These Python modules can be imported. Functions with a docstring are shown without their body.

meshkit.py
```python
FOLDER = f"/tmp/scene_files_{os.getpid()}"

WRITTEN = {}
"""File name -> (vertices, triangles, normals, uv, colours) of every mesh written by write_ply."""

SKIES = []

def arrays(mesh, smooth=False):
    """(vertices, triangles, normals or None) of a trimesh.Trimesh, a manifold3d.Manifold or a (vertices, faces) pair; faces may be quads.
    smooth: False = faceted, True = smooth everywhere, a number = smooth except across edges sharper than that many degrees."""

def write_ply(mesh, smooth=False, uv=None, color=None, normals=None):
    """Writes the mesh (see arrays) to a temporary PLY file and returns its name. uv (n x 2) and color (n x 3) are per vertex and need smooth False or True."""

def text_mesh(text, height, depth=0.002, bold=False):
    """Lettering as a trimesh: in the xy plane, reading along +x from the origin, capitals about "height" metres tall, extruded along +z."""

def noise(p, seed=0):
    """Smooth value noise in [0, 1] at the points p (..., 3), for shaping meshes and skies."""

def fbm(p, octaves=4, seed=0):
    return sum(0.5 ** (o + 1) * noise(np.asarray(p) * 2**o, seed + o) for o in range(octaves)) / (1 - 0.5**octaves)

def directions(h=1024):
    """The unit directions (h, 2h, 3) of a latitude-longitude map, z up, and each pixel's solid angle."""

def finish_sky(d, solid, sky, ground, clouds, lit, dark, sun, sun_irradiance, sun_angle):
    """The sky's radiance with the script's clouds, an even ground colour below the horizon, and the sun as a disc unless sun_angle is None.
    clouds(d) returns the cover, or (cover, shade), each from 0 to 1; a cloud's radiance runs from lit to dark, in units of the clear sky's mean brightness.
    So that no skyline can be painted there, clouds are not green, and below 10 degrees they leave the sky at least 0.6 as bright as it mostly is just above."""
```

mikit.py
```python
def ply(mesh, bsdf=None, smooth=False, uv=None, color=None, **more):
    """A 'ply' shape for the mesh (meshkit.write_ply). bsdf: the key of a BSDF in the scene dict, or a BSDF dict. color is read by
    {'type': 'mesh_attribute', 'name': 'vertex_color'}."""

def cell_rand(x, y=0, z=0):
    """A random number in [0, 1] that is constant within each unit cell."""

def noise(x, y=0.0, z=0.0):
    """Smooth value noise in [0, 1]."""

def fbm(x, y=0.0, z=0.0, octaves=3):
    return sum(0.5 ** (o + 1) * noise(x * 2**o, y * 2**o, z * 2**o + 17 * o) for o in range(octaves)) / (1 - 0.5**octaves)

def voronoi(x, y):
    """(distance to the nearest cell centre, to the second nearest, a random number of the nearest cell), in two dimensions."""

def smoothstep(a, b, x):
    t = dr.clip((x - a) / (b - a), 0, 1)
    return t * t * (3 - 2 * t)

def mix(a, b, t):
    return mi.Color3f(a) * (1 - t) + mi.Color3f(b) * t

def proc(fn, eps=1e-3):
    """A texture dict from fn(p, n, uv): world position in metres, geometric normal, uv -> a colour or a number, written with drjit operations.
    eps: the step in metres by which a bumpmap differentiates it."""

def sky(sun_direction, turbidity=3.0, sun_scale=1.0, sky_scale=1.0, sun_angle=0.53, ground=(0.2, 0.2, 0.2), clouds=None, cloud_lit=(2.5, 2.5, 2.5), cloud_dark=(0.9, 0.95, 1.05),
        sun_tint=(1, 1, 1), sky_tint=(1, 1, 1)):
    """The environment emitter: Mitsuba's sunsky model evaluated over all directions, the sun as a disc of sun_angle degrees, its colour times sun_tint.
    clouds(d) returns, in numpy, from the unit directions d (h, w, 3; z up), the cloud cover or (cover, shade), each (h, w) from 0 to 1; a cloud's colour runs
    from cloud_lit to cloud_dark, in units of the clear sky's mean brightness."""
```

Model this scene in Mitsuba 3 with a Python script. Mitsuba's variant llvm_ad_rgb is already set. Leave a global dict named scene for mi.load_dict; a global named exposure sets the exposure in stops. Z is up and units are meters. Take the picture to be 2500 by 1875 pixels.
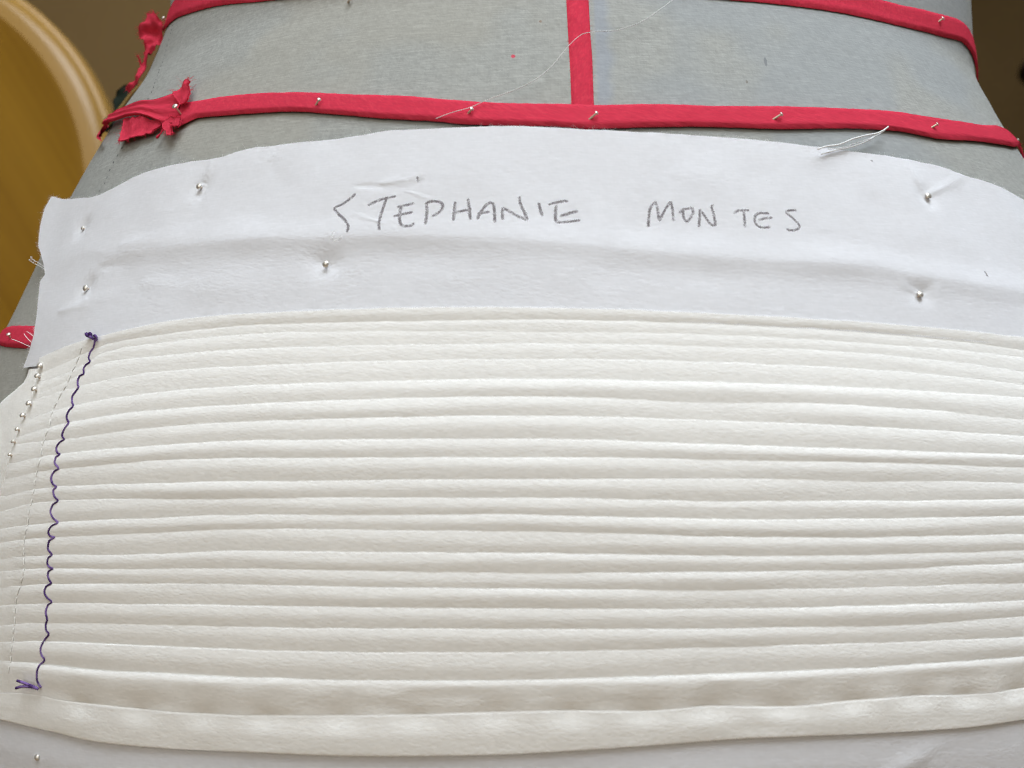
import math
import numpy as np
import mitsuba as mi
import drjit as dr
import trimesh
from scipy.interpolate import PchipInterpolator
import meshkit
import mikit
from mikit import noise, fbm, smoothstep, mix

T = mi.ScalarTransform4f
scene, labels = {}, {}
rng = np.random.default_rng(7)

# ---------------------------------------------------------------- camera, light, exposure
# origin: on the axis of the dress form, level with the camera; the form's front faces -y; the floor lies at z = -0.95
CAM, PITCH = np.array([-0.0158, -0.330, 0.0]), math.radians(5.07)
scene['camera'] = {
    'type': 'thinlens', 'fov_axis': 'x', 'fov': math.degrees(2 * math.atan(1250 / 2400)),
    'aperture_radius': 0.0014, 'focus_distance': 0.258, 'near_clip': 0.01, 'far_clip': 20.0,
    'to_world': T().look_at(origin=CAM.tolist(), target=(CAM + [0, math.cos(PITCH), math.sin(PITCH)]).tolist(), up=[0, 0, 1])}
exposure = 0.07
WINDOW = dict(at=(0.24, -0.66, 1.45), size=(1.30, 1.00), rgb=(7.4, 7.9, 8.3))  # out of view, placed to light pleats and tapes from above
CURTAIN = dict(at=(-0.40, -1.55, 0.50), size=(1.50, 1.60), rgb=(1.38, 1.29, 1.12))  # added warm fill panel, softens the shade in the pleats


def facing(at, target, up=(0, 0, 1)):
    return T().look_at(origin=list(at), target=list(target), up=list(up))


# ---------------------------------------------------------------- positions on the form: (angle round the axis, height) in radians and metres
D = {
 'folds': [[(-.8401,.02902),(-.7321,.03234),(-.6847,.0332),(-.6311,.03429),(-.5577,.0355),(-.4253,.03606),(-.2146,.03616),(-.087,.03589),(.2287,.03424),(.6298,.03195)],[(-.8324,.02542),(-.7129,.03011),(-.6841,.03137),(-.5726,.03286),(-.4221,.03391),(-.0866,.03357),(.2271,.03256),(.6227,.0296)],[(-.8284,.02274),(-.7098,.02689),(-.6906,.02868),(-.5479,.0306),(-.4187,.03141),(-.0861,.03092),(.2247,.02979),(.6154,.02703)],[(-.8311,.02012),(-.7172,.02408),(-.6953,.02596),(-.5618,.02716),(-.4145,.02786),(-.0856,.0278),(.2226,.02718),(.6059,.02358)],[(-.8314,.01749),(-.7212,.02064),(-.5358,.02346),(-.4099,.02384),(-.0851,.02433),(.2196,.02348),(.5975,.02037)],[(-.8305,.0129),(-.7218,.01578),(-.6062,.0177),(-.4886,.01889),(-.4049,.01929),(-.0844,.01979),(.2161,.01891),(.5894,.01711)],[(-.8307,.00896),(-.7205,.01165),(-.5797,.01389),(-.4006,.01509),(-.0839,.01603),(.2134,.0151),(.5785,.01223)],[(-.8413,.00662),(-.7236,.00787),(-.6251,.0093),(-.3969,.01111),(-.0834,.01185),(.2105,.01053),(.5703,.00792)],[(-.8419,.00179),(-.7257,.00401),(-.5875,.0053),(-.3935,.00681),(-.0828,.00692),(.2078,.0053),(.5639,.00375)],[(-.8485,-.00192),(-.7224,.00066),(-.5644,.00215),(-.3909,.0029),(-.0825,.0029),(.2066,.0024),(.5606,.00112)],[(-.8492,-.00647),(-.724,-.0039),(-.5601,-.00293),(-.3882,-.00234),(-.0822,-.00171),(.2053,-.00164),(.5567,-.00293)],[(-.878,-.01112),(-.7166,-.00724),(-.5577,-.00632),(-.3867,-.00586),(-.0819,-.00571),(.204,-.00656),(.5536,-.00659)],[(-.8779,-.01538),(-.7139,-.01245),(-.5362,-.01085),(-.3851,-.00965),(-.0817,-.00927),(.2031,-.0105),(.5508,-.01024)],[(-.8727,-.01887),(-.7178,-.01591),(-.5344,-.01402),(-.384,-.01271),(-.0815,-.01274),(.2023,-.01418),(.5479,-.01445)],[(-.8677,-.02266),(-.7167,-.02032),(-.5886,-.01953),(-.3824,-.01765),(-.0813,-.01742),(.2016,-.0182),(.5458,-.0179)],[(-.8639,-.02582),(-.7117,-.02343),(-.5484,-.02249),(-.3813,-.02152),(-.0811,-.02158),(.2011,-.02152),(.544,-.02106)],[(-.8598,-.02979),(-.7144,-.02727),(-.547,-.02584),(-.3804,-.02511),(-.081,-.02496),(.2005,-.02537),(.5419,-.02543)],[(-.8558,-.03426),(-.7091,-.03182),(-.5453,-.0305),(-.3794,-.02969),(-.0809,-.0292),(.2001,-.02939),(.5402,-.02962)],[(-.852,-.03933),(-.7147,-.03648),(-.544,-.03487),(-.3786,-.03435),(-.0807,-.03354),(.1997,-.03359),(.5389,-.03324)],[(-.8497,-.04318),(-.7216,-.04107),(-.5427,-.03989),(-.3778,-.03938),(-.0806,-.03848),(.1993,-.03743),(.5375,-.03797)],[(-.8475,-.04763),(-.7199,-.04642),(-.6021,-.0463),(-.5041,-.04584),(-.3772,-.04545),(-.0805,-.04435),(.199,-.0431),(.5364,-.04223)]],
 'sample_left': [(-.8454,.02919),(-.8414,.02561),(-.8362,.02131),(-.8351,.01656),(-.8406,.01344),(-.8478,.00981),(-.85,.00669),(-.8533,.00358),(-.8582,-3e-05),(-.8581,-.00419),(-.8753,-.00944),(-.8795,-.01779),(-.8591,-.0362),(-.8492,-.05564)],
 'backing_left': [(-.8772,.03015),(-.8878,.02895),(-.8808,.02485),(-.8858,.02273),(-.9177,.02068),(-.9555,.01798),(-.9945,.01434)],
 'tack': [(-.8538,-.05582),(-.7335,-.05393),(-.6423,-.05447),(-.5445,-.05423),(-.4591,-.05403),(-.3658,-.05362),(-.2756,-.05273),(-.1884,-.05199),(-.099,-.0511),(-.0172,-.05062),(.0617,-.05093),(.1344,-.04999),(.2178,-.05056),(.3007,-.0498),(.3824,-.04943),(.4499,-.04987),(.5399,-.04947)],
 'dimples': [(-.6423,-.05476),(-.5445,-.05451),(-.4499,-.0541),(-.3669,-.05363),(-.2756,-.05309),(-.1884,-.05225),(-.099,-.05119),(-.0172,-.05088),(.0617,-.0511),(.1344,-.04999),(.2178,-.05056),(.3007,-.0498),(.3824,-.04943),(.4499,-.04987),(.5292,-.04943)],
 'hem_bottom': [(-.8331,-.06171),(-.8054,-.06173),(-.6994,-.06224),(-.6119,-.06309),(-.5189,-.06281),(-.3743,-.06195),(-.2754,-.06162),(-.1924,-.06106),(-.0801,-.0601),(.0569,-.05839),(.1971,-.05703),(.3491,-.05716),(.4421,-.05726),(.5297,-.05663)],
 'band_top': [(-1.1033,.07777),(-1.063,.07677),(-.9446,.07481),(-.9097,.0741),(-.8586,.07472),(-.7698,.07728),(-.6751,.07811),(-.5813,.07829),(-.5192,.07956),(-.3856,.07954),(-.2671,.08034),(-.1693,.08035),(-.1015,.08041),(-.001,.07945),(.1009,.07879),(.2419,.07812),(.3954,.07726),(.5782,.07664),(.6846,.07464),(.8381,.0722)],
 'band_left': [(-1.1098,.07785),(-1.1136,.07416),(-1.0955,.06915),(-1.0625,.06323),(-.9939,.05707),(-.9582,.05298),(-.9666,.05146),(-.9415,.04594),(-.9199,.04149),(-.898,.0356),(-.8936,.03119)],
 'ridge': [(-.8302,.05724),(-.679,.05503),(-.584,.05506),(-.4553,.05479),(-.3455,.05382),(-.2788,.05376),(-.1819,.05285),(-.0903,.05201),(.029,.05005),(.1469,.04835),(.243,.04764),(.3961,.04722),(.4687,.0456),(.5858,.04466),(.6748,.0442)],
 'creases': [(-.5945,.07111,-.5863,.07935,1,3.0),(-.5917,.06886,-.5769,.06049,-.5,6.0),(.5482,.06721,.53,.07711,.9,4.5),(.5524,.06772,.6794,.07561,.9,4.0),(-.27,.05673,-.3177,.05978,.45,1.6),(-.2762,.06662,-.2219,.06803,.6,3.5),(-.2201,.06719,-.2443,.06427,-.5,3.0),(-.3097,.06642,-.242,.06508,-.5,4.0),(-.2354,.06421,-.1871,.06081,.3,2.0),(-.787,.0468,-.7676,.05112,-1.0,5.0),(-.77,.05171,-.6055,.0524,-.5,9.0),(-.3383,.04733,-.3766,.05039,-.5,6.0),(-.7802,.04527,-.7569,.03795,.4,4.0),(.4613,.04129,.424,.04355,.5,4.0),(.4651,.04142,.5057,.04538,-.6,4.0),(-1.2028,.07985,-1.2056,.07406,.5,4.0),(-.7309,.0571,-.4687,.05892,.35,10.0),(-.4694,.07441,-.404,.06071,-.35,12.0),(-.4555,.07859,-.4801,.0724,.3,8.0),(.1347,.06873,.2744,.05939,.25,16.0),(.3312,.05582,.6828,.05625,.25,18.0),(-.166,.0419,.0933,.04653,.3,14.0),(-.6471,.04609,-.3253,.03789,.35,12.0),(-.8356,.04112,-.6832,.04338,.5,8.0)],
 'letters': [[[(-.3137,.06449),(-.3219,.06302),(-.3306,.06197),(-.3417,.06095),(-.3361,.05986),(-.328,.05865),(-.3214,.05767),(-.3167,.05672),(-.314,.05588),(-.3139,.05517),(-.3149,.05447)]],[[(-.292,.06119),(-.2853,.06174),(-.2781,.06229),(-.2667,.06281),(-.2534,.06322)],[(-.2665,.06261),(-.2682,.06119),(-.2693,.05987),(-.2707,.05815),(-.271,.05653),(-.2682,.0547)]],[[(-.2494,.06052),(-.2375,.06084),(-.2257,.06127)],[(-.2521,.05811),(-.2425,.05844),(-.2263,.05904)],[(-.243,.06048),(-.2444,.05937),(-.244,.05815),(-.2408,.05621),(-.2362,.05547),(-.2272,.05552),(-.222,.05618)]],[[(-.2088,.06095),(-.2066,.0585),(-.2065,.05569)],[(-.2105,.06086),(-.2017,.06151),(-.1908,.06134),(-.1857,.0603),(-.1873,.0592),(-.1925,.05842),(-.1988,.05775)]],[[(-.1693,.06132),(-.1692,.0589),(-.1691,.05648)],[(-.1717,.0583),(-.1581,.05894),(-.1461,.05939)],[(-.1522,.06195),(-.1494,.0594),(-.1466,.05668)]],[[(-.1368,.05674),(-.1355,.05784),(-.1306,.05932),(-.126,.06041),(-.1217,.0609),(-.1184,.06069),(-.1156,.05906),(-.1146,.05746),(-.1141,.05586)],[(-.1379,.05815),(-.1302,.05832),(-.1215,.05858)]],[[(-.1035,.05652),(-.1044,.05792),(-.1042,.05943),(-.0975,.0589),(-.0864,.05767),(-.0716,.05654),(-.0745,.05814),(-.0791,.05966),(-.0821,.06118),(-.0828,.06199),(-.0812,.06239)]],[[(-.0568,.06082),(-.0545,.05921),(-.0517,.0575)]],[[(-.0437,.06029),(-.035,.06079),(-.0175,.06118)],[(-.0328,.06018),(-.0344,.05828),(-.0344,.05678),(-.0306,.05588),(-.0161,.05607),(-.0016,.05646)],[(-.0279,.05747),(-.016,.05816),(-.0046,.05876)]],[[(.0883,.05499),(.09,.05718),(.0928,.05939),(.1009,.06103),(.1028,.05942),(.1041,.05662),(.1121,.05895),(.1219,.0611),(.1234,.05899),(.1234,.05649)]],[[(.1321,.05852),(.1389,.05946),(.1511,.05981),(.1516,.05891),(.1485,.05779),(.1407,.05645),(.1375,.05744),(.1374,.05895),(.1401,.05956)]],[[(.1566,.05522),(.1597,.05764),(.1622,.05936),(.1677,.05768),(.1762,.05572),(.1803,.05584),(.1803,.05774),(.1785,.06026),(.1818,.06068)]],[[(.2086,.05882),(.2176,.05958),(.2319,.05968)],[(.2234,.05952),(.2224,.05749),(.2206,.05537)]],[[(.2606,.05908),(.2498,.0591),(.2409,.05873),(.2366,.05708),(.2384,.05609),(.2442,.05552),(.2582,.05583)],[(.2422,.05732),(.2529,.05781),(.2635,.05809)]],[[(.3029,.06025),(.294,.06017),(.2864,.0596),(.2908,.05882),(.2967,.05775),(.3016,.05647),(.2977,.05553),(.288,.05515),(.2805,.05539)]]],
 'faint': [[(-.3323,.05503),(-.3346,.05384),(-.333,.05301),(-.3278,.05267),(-.3239,.05293),(-.3206,.05371)]],
 'dashes': [[(-.2265,.06786),(-.2243,.06649)],[(.4605,.07524),(.4609,.07481)],[(.6033,.04823),(.6028,.04664)]],
 'waist_top': [(-1.2799,.14596),(-1.1535,.14512),(-.8642,.139),(-.6955,.13548),(-.3996,.13032),(-.1152,.12744),(.1488,.12658),(.3734,.1272),(.5364,.12804),(.6666,.12769),(.84,.12987),(1.1015,.13421),(1.3215,.13071)],
 'waist_bot': [(-1.2312,.13775),(-1.0859,.13593),(-.9202,.13252),(-.8113,.13051),(-.6713,.12741),(-.3888,.12278),(-.1123,.1199),(.1455,.119),(.3671,.11977),(.5287,.12061),(.6579,.12115),(.8888,.12405),(1.0481,.12723),(1.111,.12734),(1.331,.12384)],
 'hip_top': [(-.7665,.09946),(-.7244,.09788),(-.6964,.09748),(-.6484,.09718),(-.5524,.09603),(-.4772,.09475),(-.3437,.09169),(-.2648,.09029),(-.1892,.08841),(-.0993,.08694),(-.0126,.08651),(.022,.08629),(.1117,.08678),(.204,.08696),(.3032,.08793),(.4583,.08971),(.5643,.09107),(.6375,.09148),(.8175,.09385),(1.0025,.09796),(1.2225,.09446)],
 'hip_bot': [(-.7221,.09016),(-.6947,.09125),(-.6758,.09184),(-.6241,.09116),(-.535,.08997),(-.4753,.08923),(-.3759,.0867),(-.2951,.08446),(-.221,.083),(-.1674,.08169),(-.0976,.08088),(-.0303,.08048),(.0204,.07993),(.1075,.08059),(.1788,.08112),(.2927,.08165),(.4672,.08426),(.5698,.08525),(.631,.0851),(.7528,.08724),(.9628,.09139),(1.2002,.09765),(1.4202,.09415)],
 'front_left': [(-.0157,.1255),(-.0154,.11707),(-.0141,.10953),(-.0127,.10313),(-.0111,.09404),(-.0106,.08668),(-.0107,.07985)],
 'front_right': [(.0247,.12551),(.0237,.11708),(.0237,.10761),(.0248,.09968),(.024,.0929),(.0236,.08669),(.023,.07986)],
 'stub_top': [(-1.4152,.04075),(-1.2152,.04175),(-1.1107,.04119),(-.921,.03869),(-.8526,.03779)],
 'stub_bot': [(-1.4058,.03585),(-1.2058,.03685),(-1.022,.0341),(-.9153,.0325),(-.8363,.03163)],
 'wrap_top': [(-.7617,.10148),(-.7707,.10149),(-.8286,.10137),(-.9136,.10304),(-.9766,.10382),(-1.2949,.112),(-1.1132,.10277),(-1.274,.10407)],
 'wrap_bot': [(-.7062,.08994),(-.7393,.09104),(-.7735,.09257),(-.8255,.0954),(-.8688,.09719),(-.9427,.09899),(-1.0004,.09982),(-1.3385,.10931),(-1.0306,.09436)],
 'tail': [(-.9402,.09892),(-.9573,.09883),(-.943,.0966),(-.9231,.09334),(-.9087,.0908),(-.8862,.09003),(-.8455,.08998),(-.7983,.09001),(-.7713,.09072),(-.7668,.09181),(-.7816,.09319),(-.8566,.09635)],
 'fray_up': [(-.7566,.09915),(-.7616,.10078),(-.7563,.10212),(-.7515,.10285),(-.7424,.10371),(-.7281,.10279),(-.7293,.10182),(-.712,.09873),(-.7075,.09677),(-.714,.09573),(-.7379,.09688)],
 'fray_low': [(-.7642,.09227),(-.7532,.09077),(-.7401,.089),(-.7305,.08839),(-.7222,.08699),(-.7087,.08665),(-.7078,.08722),(-.723,.0895),(-.6983,.0891),(-.7035,.09136),(-.7365,.09272)],
 'fray_thread': [(-.7531,.09004),(-.7527,.08895),(-.7571,.08811),(-.7601,.08747)],
 'seam': [(-1.0832,.13472),(-1.0584,.12995),(-1.0518,.12767),(-1.0334,.12411),(-.9966,.11833),(-.9694,.11468),(-.9347,.10965),(-.927,.10771),(-.9158,.09962),(-.912,.09192),(-.915,.08901),(-.9189,.08714),(-.9196,.08506),(-.9174,.08255),(-.9104,.07956),(-.9175,.07756),(-.9249,.07329)],
 'loose': [(.1833,.11795),(.1421,.11271),(.1152,.10986),(.0876,.10777),(.0596,.10633),(.0319,.10602),(.0187,.10564),(.0103,.10527),(-.0022,.10382),(-.0163,.10132),(-.0384,.0965),(-.0559,.09365),(-.0786,.09098),(-.1,.08938),(-.1339,.08732),(-.1643,.08517),(-.1896,.08392),(-.2097,.08255)],
 'tuft': [[(.5093,.0841),(.4783,.0816),(.4538,.08061),(.427,.07928),(.3954,.07726),(.3725,.07639),(.3564,.07541)],[(.4788,.0815),(.4568,.07966),(.4258,.07783),(.3936,.07647),(.3664,.07511)],[(.5085,.08386),(.4727,.08105),(.4426,.07931),(.4076,.07744),(.3802,.0766)]],
 'lint': [[(-.9755,.03508),(-.9283,.03363),(-.8811,.03192)],[(-.9259,.0359),(-.9038,.03443),(-.8813,.0331)],[(-.9179,.03646),(-.8973,.03544),(-.8806,.03459)],[(-1.2771,.06479),(-1.0339,.0577),(-.978,.05539)],[(-1.3545,.06502),(-1.0129,.05632),(-.9646,.0542)]],
 'purple': [(-.7071,.03292),(-.7054,.03108),(-.7082,.03011),(-.7121,.02911),(-.7125,.02788),(-.7065,.0267),(-.7131,.02604),(-.7161,.02504),(-.7127,.02379),(-.7199,.02333),(-.7216,.02222),(-.7192,.02099),(-.716,.02046),(-.7197,.01937),(-.7241,.01818),(-.7214,.01676),(-.7158,.01563),(-.7211,.01475),(-.7231,.01326),(-.7198,.01225),(-.7155,.01153),(-.72,.01026),(-.7234,.00878),(-.7208,.00798),(-.7175,.00768),(-.7254,.00701),(-.731,.00554),(-.7281,.00445),(-.7208,.00395),(-.727,.00327),(-.727,.00209),(-.7185,.00062),(-.7267,-6e-05),(-.7312,-.00165),(-.7264,-.00322),(-.7183,-.0039),(-.7229,-.0046),(-.7193,-.00617),(-.711,-.00723),(-.7198,-.00813),(-.7227,-.00972),(-.7155,-.01146),(-.7057,-.0124),(-.7164,-.01322),(-.7221,-.01482),(-.7176,-.01578),(-.7095,-.01593),(-.7193,-.01696),(-.7204,-.01873),(-.7121,-.02025),(-.7178,-.02087),(-.7186,-.02215),(-.7134,-.02319),(-.7071,-.02343),(-.7145,-.02417),(-.7147,-.02505),(-.7122,-.02611),(-.7083,-.02685),(-.7173,-.02781),(-.7192,-.0291),(-.714,-.03042),(-.7047,-.0314),(-.7113,-.03215),(-.7139,-.03383),(-.7113,-.03566),(-.7143,-.03667),(-.7119,-.0382),(-.7064,-.03901),(-.7162,-.04069),(-.7207,-.04289),(-.7185,-.04412),(-.7129,-.04521),(-.7222,-.04661),(-.7252,-.04861),(-.7257,-.05009),(-.7183,-.05192)],
 'knot': [(-.7035,.03276),(-.6969,.03239),(-.6989,.03181),(-.7106,.03262),(-.7218,.03345),(-.7191,.03291),(-.7116,.03263),(-.7103,.03313),(-.7162,.03349),(-.7215,.03334)],
 'ends': [[(-.7183,-.05192),(-.7363,-.05114),(-.757,-.0505)],[(-.7174,-.052),(-.7389,-.05168),(-.7594,-.05233)]],
 'basting': [(-.7335,.03054),(-.7366,.02788),(-.7419,.02493),(-.7456,.02178),(-.7547,.01866),(-.7633,.01443),(-.7604,.01099),(-.7666,.00619),(-.7645,.0025),(-.7689,-.00047),(-.7701,-.00538),(-.7738,-.0096),(-.7744,-.0134),(-.7784,-.01721),(-.7754,-.02129),(-.7717,-.02554),(-.7786,-.02829),(-.7866,-.03297),(-.7869,-.03757),(-.7889,-.04168),(-.7913,-.046),(-.7958,-.05127)],
 'pins': [(-1.2569,.14313,.0012,.75,1,-.3,.5),(-.7236,.09442,.0034,.95,.4,-1,.2),(-.4081,.09013,.0017,.62,1,-.35,1.15),(-.1572,.08465,.0017,.62,1,-.4,.9),(.0255,.08293,.0017,.62,1,-.5,1.2),(.3151,.08466,.0017,.66,1,-.4,1.2),(.6439,.08819,.0017,.6,1,-.4,.8),(1.231,.10122,.0017,.5,.5,-1,.5),(.8774,.12848,.0012,.72,.7,-1,.6),(-.4231,.12139,.0006,.6,1,.2,.9),(-1.0237,.03722,.0012,.7,.7,-1,.6),(-.5966,.07043,.0012,.9,-.3,.4,.3),(-.8899,.06501,.0012,.65,0,0,.0),(-.7866,.0465,.0012,.95,.2,.6,.35),(-.3377,.04708,.0014,.9,.2,.6,.45),(.5483,.06705,.0012,1.0,.1,-.6,.45),(.4609,.04093,.0012,1.0,.2,-.8,.5),(-.8297,.02667,.0016,.9,.6,-.6,.5),(-.827,.02399,.0016,.85,.6,-.6,.5),(-.8242,.0206,.0016,.85,.6,-.6,.5),(-.8271,.01694,.0016,.85,.6,-.6,.5),(-.8365,.01396,.0016,.75,.6,-.6,.4),(-.8413,.01044,.0016,.65,.6,-.6,.4),(-.8446,.00735,.0016,.6,.6,-.6,.4),(-.8459,.00405,.0016,.5,.6,-.6,.4),(-.7288,-.06908,.0008,.9,0,-.5,.3)],
 'end_a': [(-.131,-.034,.1443),(-.1296,-.034,.1435),(-.1275,-.034,.1427),(-.1254,-.034,.1401),(-.124,-.034,.1377),(-.1249,-.034,.1337),(-.1263,-.034,.1303),(-.1287,-.034,.1293),(-.1307,-.034,.1297),(-.1302,-.034,.1337),(-.1315,-.034,.1344),(-.1331,-.034,.1366),(-.1332,-.034,.1379),(-.1314,-.034,.139),(-.1311,-.034,.1419)],
 'end_b': [(-.1304,-.034,.13),(-.1278,-.034,.1295),(-.1288,-.034,.1264),(-.1296,-.034,.1238),(-.1304,-.034,.1208),(-.132,-.034,.1195),(-.1344,-.034,.1188),(-.136,-.034,.1184),(-.1367,-.034,.1195),(-.1352,-.034,.12),(-.135,-.034,.1218),(-.1337,-.034,.1223),(-.1333,-.034,.1242),(-.1319,-.034,.1258),(-.1327,-.034,.1284),(-.1332,-.034,.1296),(-.1322,-.034,.1284),(-.1313,-.034,.1263),(-.1306,-.034,.1273)],
 'green': [(-.1625,.03,.145),(-.1567,.03,.1458),(-.1571,.03,.1402),(-.1607,.03,.1367),(-.163,.03,.1335),(-.1672,.03,.1291),(-.169,.03,.1272),(-.1691,.03,.1306),(-.1683,.03,.133),(-.1662,.03,.136),(-.1664,.03,.1402),(-.1652,.03,.1427)],
 'stick': [(-.1481,.012,.1388),(-.1503,.012,.1368),(-.1527,.012,.1341),(-.1552,.012,.1304),(-.1577,.012,.1271),(-.1605,.012,.1232)],
}


# ---------------------------------------------------------------- helpers
def key_of(name, parent=None):
    base = f'{parent}__{name}' if parent else name
    k, n = base, 0
    taken = lambda q: q in scene or q in labels or any(s.startswith(q + '__') for s in scene)
    while taken(k):
        n += 1
        k = f'{base}_{n:03d}'
    return k


def put(name, mesh, bsdf, parent=None, smooth=True, uv=None, label=None, cat=None, group=None, kind=None, **more):
    k = key_of(name, parent)
    scene[k] = mikit.ply(mesh, bsdf, smooth=smooth, uv=uv, **more)
    tag(k, label, cat, group, kind)
    return k


def tag(k, label=None, cat=None, group=None, kind=None):
    d = {a: b for a, b in (('label', label), ('category', cat), ('group', group), ('kind', kind)) if b}
    if d:
        labels[k] = d


def thing(name, label, cat, group=None):
    k = key_of(name)
    tag(k, label, cat, group)
    return k


def join(meshes):
    vs, fs, n = [], [], 0
    for v, f in meshes:
        vs.append(np.asarray(v, float)); fs.append(np.asarray(f, int) + n); n += len(v)
    return np.vstack(vs), np.vstack(fs)


def arr(m):
    return np.array(m.vertices), np.array(m.faces)


def grid(P, closed_u=False):
    r, c = P.shape[:2]
    i, j = np.meshgrid(np.arange(r - 1), np.arange(c if closed_u else c - 1), indexing='ij')
    j2 = (j + 1) % c
    q = np.stack([i * c + j, (i + 1) * c + j, (i + 1) * c + j2, i * c + j2], -1).reshape(-1, 4)
    return P.reshape(-1, 3), np.vstack([q[:, [0, 1, 2]], q[:, [0, 2, 3]]])


def tube(P, r, sides=6, cap=True):
    """A round thread along the points P; r is a radius or one per point."""
    P = np.asarray(P, float)
    n = len(P)
    r = np.broadcast_to(np.asarray(r, float), (n,))
    t = np.gradient(P, axis=0)
    t /= np.linalg.norm(t, axis=1, keepdims=True) + 1e-12
    a = np.cross(t, [0.13, 1.0, 0.21])
    a /= np.linalg.norm(a, axis=1, keepdims=True) + 1e-12
    b = np.cross(t, a)
    w = np.arange(sides) * 2 * np.pi / sides
    ring = P[:, None] + r[:, None, None] * (np.cos(w)[None, :, None] * a[:, None] + np.sin(w)[None, :, None] * b[:, None])
    v, f = grid(ring, closed_u=True)
    if cap:
        v = np.vstack([v, P[0], P[-1]])
        k = np.arange(sides)
        f = np.vstack([f, np.stack([k * 0 + n * sides, k, (k + 1) % sides], 1), np.stack([k * 0 + n * sides + 1, (n - 1) * sides + (k + 1) % sides, (n - 1) * sides + k], 1)])
    return v, f


def smooth_path(P, step):
    """A smooth curve through the points P, resampled at about the given step."""
    P = np.asarray(P, float)
    d = np.r_[0, np.cumsum(np.linalg.norm(np.diff(P, axis=0), axis=1) + 1e-9)]
    s = np.linspace(0, d[-1], max(3, int(d[-1] / step) + 1))
    return np.stack([PchipInterpolator(d, P[:, k])(s) for k in range(P.shape[1])], 1)


def nz(x, y, seed=0):
    x, y = np.broadcast_arrays(np.asarray(x, float), np.asarray(y, float))
    return meshkit.noise(np.stack([x + 50.3, y + 71.7, 0 * x + 3.1 * seed + .37], -1), seed) * 2 - 1


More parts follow.
